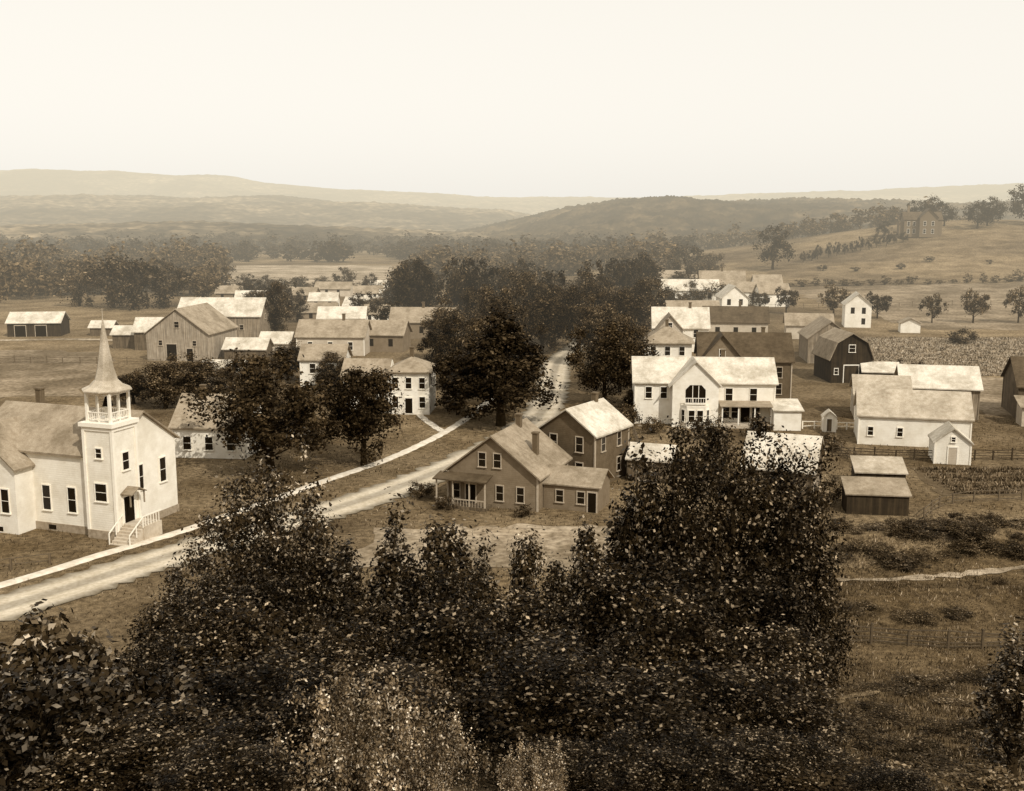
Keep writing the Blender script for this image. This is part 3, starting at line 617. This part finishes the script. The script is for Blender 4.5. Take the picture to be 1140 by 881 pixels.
# big white house
bh=house('farmhouse','large white house with front gable and porch','house',25.9,148,-4,18.4,8,5.7,8.4,'x',M_white,M_roofL,
   [('F',-7.4,3.5,.8,1.5),('F',-5.4,3.5,.8,1.5),('F',3.2,3.3,.9,1.6),('F',6.4,3.3,.9,1.6),('R',-1.5,3.4,.8,1.5)],[],[(2.8,.5,8.0,9.4)])
g=MB();wall_mb(g,3.0,6.0,5.7,8.6,'y',-1.4,-4.6);obj('front_gable',g.mesh('front_gable',[M_white]),bh)
g=MB();roof_mb(g,5.0,6.0,5.7,8.6,'y',.5,.15,-1.4,-3.4);obj('gable_roof',g.mesh('gable_roof',[M_roofL]),bh)
g=MB()
g.add([(-1.9,0,0),(-1.2,-1,0),(1.2,-1,0),(1.9,0,0),(-1.9,0,3.0),(-1.2,-1,3.0),(1.2,-1,3.0),(1.9,0,3.0)],[(0,1,5,4),(1,2,6,5),(2,3,7,6),(4,5,6,7)])
bay=obj('bay_window',g.mesh('bay_window',[M_white]),bh,(-1.4,-6.1,0))
window(bay,-.55,-1.0,.9,0,.75,1.5);window(bay,.55,-1.0,.9,0,.75,1.5);window(bay,-1.56,-.5,.9,-.96,.6,1.5);window(bay,1.56,-.5,.9,.96,.6,1.5)
# flat near-black panel painted as the shaded balcony recess in the gable
p=MB();p.prism([(-1.3,3.3),(1.3,3.3),(1.3,5.0),(.75,5.6),(-.75,5.6),(-1.3,5.0)],6.1,6.14,'y')
p2=MB();p2.v=[(x-1.4,-abs(y),z) for x,y,z in p.v];p2.f=p.f;p2.m=p.m
bo=obj('balcony_shade_panel',p2.mesh('balcony_shade_panel',[M_dark]),bh)
p=MB();p.box(-2.8,-6.9,3.15,0,-6.12,3.28)
for k in range(9): p.box(-2.75+k*.33,-6.88,3.28,-2.70+k*.33,-6.84,3.95)
p.box(-2.8,-6.9,3.95,0,-6.82,4.03);p.box(-1.83,-6.2,3.28,-1.75,-6.145,5.55);p.box(-1.05,-6.2,3.28,-.97,-6.145,5.55);obj('balcony',p.mesh('balcony',[M_trim]),bo)
p=MB();p.prism([(-6.8,2.85),(-4.02,3.15),(-4.02,3.27),(-6.8,2.97)],1.8,8.6);obj('porch_roof',p.mesh('porch_roof',[M_roofM]),bh)
p=MB();p.box(1.9,-6.6,-.3,8.5,-4.02,.4);obj('porch_floor',p.mesh('porch_floor',[M_cream]),bh)
pm=MB();pm.box(-.08,-.08,.4,.08,.08,2.85);pm=pm.mesh('porch_post',[M_trim])
for xx in(2.1,4.2,6.3,8.4): obj('porch_post',pm,bh,(xx,-6.5,0))
for xx in(2.8,4.1,6.8): window(bh,xx,-4,.9,0,1.0,1.7)
door(bh,5.4,-4,.4,0,1.2,2.2)
p=MB();p.prism([(-7.6,-.4),(-3,-.4),(-3,3.3),(-7.6,2.6)],8.6,12.1);obj('side_wing',p.mesh('side_wing',[M_white]),bh)
p=MB();p.prism([(-7.9,2.57),(-2.9,3.32),(-2.9,3.44),(-7.9,2.69)],8.4,12.4);obj('wing_roof',p.mesh('wing_roof',[M_roofL]),bh)
# dark roofed house behind
db=house('farmhouse','dark house with broad dark shingle roof','house',35.6,168,-6,13.6,9,6.0,9.6,'x',M_red,M_roofD,[('F',5,3.5,.8,1.5),('F',5,1,.8,1.5),('R',0,3.5,.8,1.4)],[],[(3,.5,9.2,10.4)])
g=MB();wall_mb(g,2.0,6.4,6.0,9.8,'y',-3.6,-4.5);obj('front_gable',g.mesh('front_gable',[M_tan]),db)
g=MB();roof_mb(g,4.5,6.4,6.0,9.8,'y',.4,.15,-3.6,-3.3);obj('gable_roof',g.mesh('gable_roof',[M_roofD]),db);window(db,-3.6,-5.5,6.3,0,.8,1.4)
house('house','white square house with low hipped roof','house',27.6,195,-5,8.4,8,5.2,8.0,'x',M_white,M_roofM,[('F',-2.5,3.2),('F',0,3.2),('F',2.5,3.2)],hip=True,ov=.6,chim=[(0,0,7.6,9)])
house('house','white house with gabled pale roof','house',34.5,225,-5,11,8,5.0,8.6,'x',M_white,M_roofL,[('F',-3,3),('F',0,3),('F',3,3)],chim=[(2,0,8.2,9.6)])
house('house','small cream house with a front gable','house',31.5,219,-5,5,6,5.0,7.8,'y',M_cream,M_roofM,[('F',0,5.2,.8,1.2),('F',-1.2,2.6),('F',1.2,2.6)])
house('house','white two-storey house with pale roof','house',52,322,-5,16,8,5.6,8.4,'x',M_white,M_roofL,[('F',-5,3.2,1,1.6),('F',-1.5,3.2,1,1.6),('F',2,3.2,1,1.6),('F',5.5,3.2,1,1.6)],frame=False)
house('house','white house with dark windows and gable','house',67,352,-5,14,8,5.4,9.2,'x',M_white,M_roofM,[('F',-4,3.2,1,1.6),('F',0,3.2,1,1.6),('F',4,3.2,1,1.6)],frame=False,chim=[(0,0,8.8,10.5)])
house('house','white gabled house end facing the street','house',60,300,0,7,9,5.2,8.2,'y',M_white,M_roofL,[('F',-1.6,3.2,1,1.6),('F',1.6,3.2,1,1.6)],frame=False)
house('house','low house with dark shingle roof','house',50.5,248,-8,14,8,3.8,6.8,'x',M_cream,M_roofD,[('F',-4,1.2,1,1.4),('F',0,1.2,1,1.4),('F',4,1.2,1,1.4)],frame=False,chim=[(1,0,6.4,7.9)])
house('house','long low house with grey roof','house',43,262,0,12,7,4,7,'x',M_white,M_roofM,[('F',-3,1.5,1,1.4),('F',3,1.5,1,1.4)],frame=False)
house('shed','low white shed with grey roof','shed',66.6,246,-10,10,6,3.2,5.4,'x',M_cream,M_roofM,frame=False)
house('house','tall narrow white gabled house','house',85.5,272,-12,6.2,8,5.6,8.2,'y',M_white,M_roofL,[('F',-1.3,3.4,.9,1.5),('F',1.3,3.4,.9,1.5),('F',1.3,.8,.9,1.5)],frame=False)
house('shed','small white shed at the field edge','shed',93.7,258,-12,4.4,4,2.3,3.3,'y',M_white,M_roofM,frame=False)
house('barn','light board barn with tall gable','barn',60,209,-6,8,11,4.8,7.8,'y',M_board,M_roofM,[],[('F',0,0,2.6,3,M_dboard)])
# gambrel barn
gb=root('barn','dark gambrel-roofed barn with white-trimmed doors','barn',56,184.5,2)
pr=[(-3.4,-.4),(3.4,-.4),(3.4,4.2),(2.5,6.6),(0,8.1),(-2.5,6.6),(-3.4,4.2)]
a=MB();a.prism(pr,-4.5,4.5,'y');obj('wall',a.mesh('wall',[mat('barn_red_boards',.03,.3,1,.9,'board')]),gb)
lo=[(-3.75,3.7),(-2.55,6.66),(0,8.18),(2.55,6.66),(3.75,3.7)];a=MB();a.prism(lo+[(q[0]*1.03,q[1]+.14) for q in lo[::-1]],-4.9,4.9,'y');obj('roof',a.mesh('roof',[M_roofM]),gb)
door(gb,0,-4.5,0,0,2.4,2.9,M_dboard);window(gb,0,-4.5,5.2,0,1.0,1.1);window(gb,-2.5,-4.5,1.5,0,.6,.9);window(gb,2.5,-4.5,1.5,0,.6,.9)
house('shed','low shed with pale roof beside the barn','shed',60.8,180,-10,5.4,4,2.2,3.4,'x',M_mboard,M_roofL,frame=False)
house('shed','small dark lean-to beside the barn','shed',65,184,-10,3,3,2,2.6,'x',M_dboard,M_roofM,shed=True,frame=False)
house('barn','long white barn with pale shingle roof','barn',49.4,133.5,-14,12.8,7.4,3.6,6.2,'x',M_white,M_roofW,[('F',-5,1.2,.6,1.0),('F',-1.6,1.2,.6,1.0),('F',4.5,1.2,.6,1.0)],[],ov=.3)
house('barn','large barn with pale roof behind white barn','barn',59.5,152,-13,10,8,4.3,6.7,'x',M_board,M_roofL,[],[('F',0,0,2.6,3,M_dboard)])
house('barn','low barn with grey shingle roof','barn',51,150,-13,7,7,3.6,5.6,'x',M_cream,M_roofW)
house('shed','small white shed with gable door','shed',49.9,122.4,-13,3.8,4,2.5,4.0,'y',M_white,M_roofL,[('F',0,2.6,.4,.5)],[('F',0,0,.9,1.9,M_cream)],ov=.25)
house('outhouse','tiny white outhouse with gabled roof','outhouse',41,139.6,-10,1.6,1.6,1.9,2.6,'y',M_white,M_roofL,[],[('F',0,.1,.6,1.6,M_mboard)],ov=.15)
house('shed','dark board shed with pale roof','shed',34.4,101,-8,5.6,3,1.9,2.7,'x',M_dboard,M_roofM,ov=.2,shed=True)
house('shed','small dark shed with shingled roof','shed',38,111,-8,4.9,3,1.6,2.5,'x',M_dboard,M_roofW,ov=.2,shed=True)
house('barn','dark-roofed barn with light side addition','barn',76.5,151,-13,13,10,4.6,7.9,'x',M_mboard,M_roofD,[],[('F',-2,0,2.4,3,M_dark)])
house('shed','light low shed against the barn','shed',69.6,143.6,-11,4.0,3,2.6,3.4,'x',M_cream,M_roofM,shed=True)
# left farm
M_lb=mat('light_barn_boards',.34,.2,1,.9,'board')
house('barn','large board barn with broad gable end','barn',-62.5,214,-8,12.2,14,5.3,9.8,'y',M_lb,M_roofM,[('F',0,6.4,.9,1.1),('F',-3.4,3,.7,.9),('F',3.4,3,.7,.9)],[('F',-1.2,0,2.0,3.2,M_dark),('F',2.4,0,1.2,2.4,M_dark)])
house('barn','long pale-roofed barn behind farmyard','barn',-63,240,-2,18,9,6.0,9.4,'x',M_board,M_roofL,[('F',5,3,.8,1),('R',0,5,.8,1)],[])
house('shed','tall narrow farm shed with pale roof','shed',-74.6,226,0,5.4,5,4.0,6.4,'x',M_mboard,M_roofL,frame=False)
house('shed','low farm shed with white roof','shed',-80.2,229,0,5.4,5,3,4.4,'x',M_mboard,M_roofL,frame=False)
house('shed','small distant field shed','shed',-94,252,0,5,4,2,3.2,'x',M_mboard,M_roofL,frame=False)
house('shed','open-fronted farm shed with pale roof','shed',-109,252,6,11.5,7,3.2,5.2,'x',M_dboard,M_roofL,[],[('F',-3,0,2.4,2.5,M_dark),('F',1.5,0,2.4,2.5,M_dark)])
house('shed','low shed with bright pale roof','shed',-51,211,-4,8,5,2.2,3.9,'x',M_mboard,M_roofL,frame=False)
house('shed','small shed with bright pale roof','shed',-47,219,-4,6,5,2.4,4.2,'x',M_cream,M_roofL,frame=False)
house('shed','low outbuilding with white sloping roof','shed',-46,175,-6,7,5.5,2.8,4.4,'x',M_board,M_roofL,frame=False)
house('house','long house with weathered shingle roof','house',-35.6,219,-3,13.4,8,3.8,6.6,'x',M_cream,M_roofM,[('F',-4,1.2),('F',0,1.2),('F',4,1.2)],chim=[(2,0,6.3,7.8)])
house('house','white house with pale gabled roof','house',-38.6,250,3,10.4,7,4.4,6.6,'x',M_white,M_roofL,[('F',-3,2),('F',0,2),('F',3,2)],frame=False)
house('house','dark little house with gable roof','house',-26,224,-8,9,7,3.6,6.0,'x',M_tan,M_roofM,[('F',-2,1.2),('F',2,1.2)],frame=False)
house('house','grey-roofed house below the grove','house',-20,248,-3,14,8,3.8,6.6,'x',M_tan,M_roofM,[('F',-4,1.3),('F',0,1.3),('F',4,1.3)],frame=False,chim=[(0,0,6.2,7.8)])
hw=house('house','white two-storey house with hipped roof','house',-14.2,154.5,-4,5.8,6.5,5.9,7.8,'x',M_white,M_roofM,[('F',-1.9,3.7,.8,1.5),('F',0,3.7,.8,1.5),('F',1.9,3.7,.8,1.5),('F',-1.9,1,.8,1.5),('F',1.9,1,.8,1.5),('R',-1.5,3.7,.8,1.5),('R',1.5,3.7,.8,1.5)],[('F',0,.2)],[(0,0,7.4,9)],hip=True,ov=.5)
a=MB();wall_mb(a,6.5,6,5.2,7.2,'x',-6.15,.6);obj('side_wing',a.mesh('side_wing',[M_white]),hw);a=MB();roof_mb(a,6.3,6,5.2,7.2,'x',.3,.14,-6.4,.6);obj('wing_roof',a.mesh('wing_roof',[M_roofM]),hw)
for xx in(-4.3,-6.2,-8.1): window(hw,xx,-2.4,3.4,0,.8,1.4)
house('house','small white house among the trees','house',-30.5,178,-2,7,6,4.6,6.6,'x',M_white,M_roofM,[('F',-1.5,2.4),('F',1.5,2.4)])
house('house','white side-gabled house with grey shingles','house',-34.4,127.5,-6,8.5,8,3.7,6.7,'x',M_white,M_roofM,[('F',-2.6,1.0),('F',0,1.0),('F',2.6,1.0)],chim=[(-2,0,6.4,7.8)])
for (x,y,w_,yw,wm,rm) in [(-78,330,9,5,M_cream,M_roofL),(-66,345,10,-8,M_tan,M_roofM),(-55,322,8,0,M_white,M_roofL),(-60,372,12,-5,M_cream,M_roofM),(-46,352,9,8,M_white,M_roofM),(-70,300,9,0,M_tan,M_roofD),(-42,305,8,-10,M_cream,M_roofL),(-50,285,9,5,M_tan,M_roofM),(-34,280,8,0,M_white,M_roofM),(-90,352,8,0,M_tan,M_roofM),(-36,335,8,0,M_tan,M_roofL),(-44,380,9,0,M_white,M_roofL)]:
    house('house','small distant village house with shingled roof','house',x,y,yw,w_,6,2.6,4.6,'x',wm,rm,[('F',-2,1,.9,1.3),('F',2,1,.9,1.3)],frame=False,group='small distant village houses')
for (x,y) in [(78,330),(72,338),(64,375),(76,385),(58,400),(86,372)]:
    house('house','pale distant house below the hill','house',x,y,random.uniform(-12,12),9,7,4,6.6,'x',M_white,M_roofM,[('F',-2,1.4,.9,1.4),('F',2,1.4,.9,1.4)],frame=False,group='pale houses below the hill')
# school on hill
sx,sy=194,527
sc=root('schoolhouse','dark brick schoolhouse with gables on hilltop','school',sx,sy,-10)
a=MB();wall_mb(a,17,11,7.5,11,'x');wall_mb(a,5,8,8.5,12.5,'y',2,-6);a.box(-10.5,-4,-1,-8.5,2,6.5);obj('wall',a.mesh('wall',[M_school]),sc)
a=MB();roof_mb(a,17,11,7.5,11,'x');roof_mb(a,9,8,8.5,12.5,'y',.4,.16,2,-4.4);ro=obj('roof',a.mesh('roof',[M_roofD]),sc);chimney(ro,-6,0,9,14,1.0)
for xx in(-6.5,-4): 
    for z in(1.2,4.6): window(sc,xx,-5.5,z,0,1.1,1.9)
for xx in(.2,3.8):
    for z in(1.2,4.8): window(sc,xx,-8.5,z,0,1.1,1.9)
# ------------------------------------------------------------------ light & camera
SE,SR=math.radians(42),math.radians(146)
w=bpy.data.worlds.new("World");S.world=w;w.use_nodes=True;nt=w.node_tree;nt.nodes.clear()
sk=N(nt,'ShaderNodeTexSky',sky_type='NISHITA');sk.sun_disc=False;sk.sun_elevation=SE;sk.sun_rotation=SR;sk.dust_density=3
bw=N(nt,'ShaderNodeRGBToBW');nt.links.new(sk.outputs[0],bw.inputs[0])
mr=N(nt,'ShaderNodeMapRange');mr.inputs[1].default_value=0;mr.inputs[2].default_value=8;mr.inputs[3].default_value=6.8;mr.inputs[4].default_value=9.0;nt.links.new(bw.outputs[0],mr.inputs[0])
cb=N(nt,'ShaderNodeVectorMath',operation='SCALE');cb.inputs[0].default_value=(1.05,1.005,.915);nt.links.new(mr.outputs[0],cb.inputs['Scale'])
bg=N(nt,'ShaderNodeBackground');bg.inputs[1].default_value=.12;nt.links.new(cb.outputs[0],bg.inputs[0])
o=N(nt,'ShaderNodeOutputWorld');nt.links.new(bg.outputs[0],o.inputs[0])
sd=bpy.data.lights.new('sun','SUN');sd.energy=3.4;sd.angle=math.radians(.6);sd.color=(1,.94,.84)
so=bpy.data.objects.new('sun',sd);COL.objects.link(so)
dv=Vector((math.sin(SR)*math.cos(SE),math.cos(SR)*math.cos(SE),math.sin(SE)))
so.rotation_euler=dv.to_track_quat('Z','Y').to_euler()
cd=bpy.data.cameras.new('camera');cd.sensor_width=36;cd.lens=36*1222/1140;cd.clip_end=20000;cd.clip_start=.5
cam=bpy.data.objects.new('camera',cd);COL.objects.link(cam);cam.location=(0,0,28);cam.rotation_euler=(math.radians(80.5),0,0)
S.camera=cam
S.view_settings.view_transform='Standard'
try: S.view_settings.look='None'
except: pass
S.view_settings.exposure=0
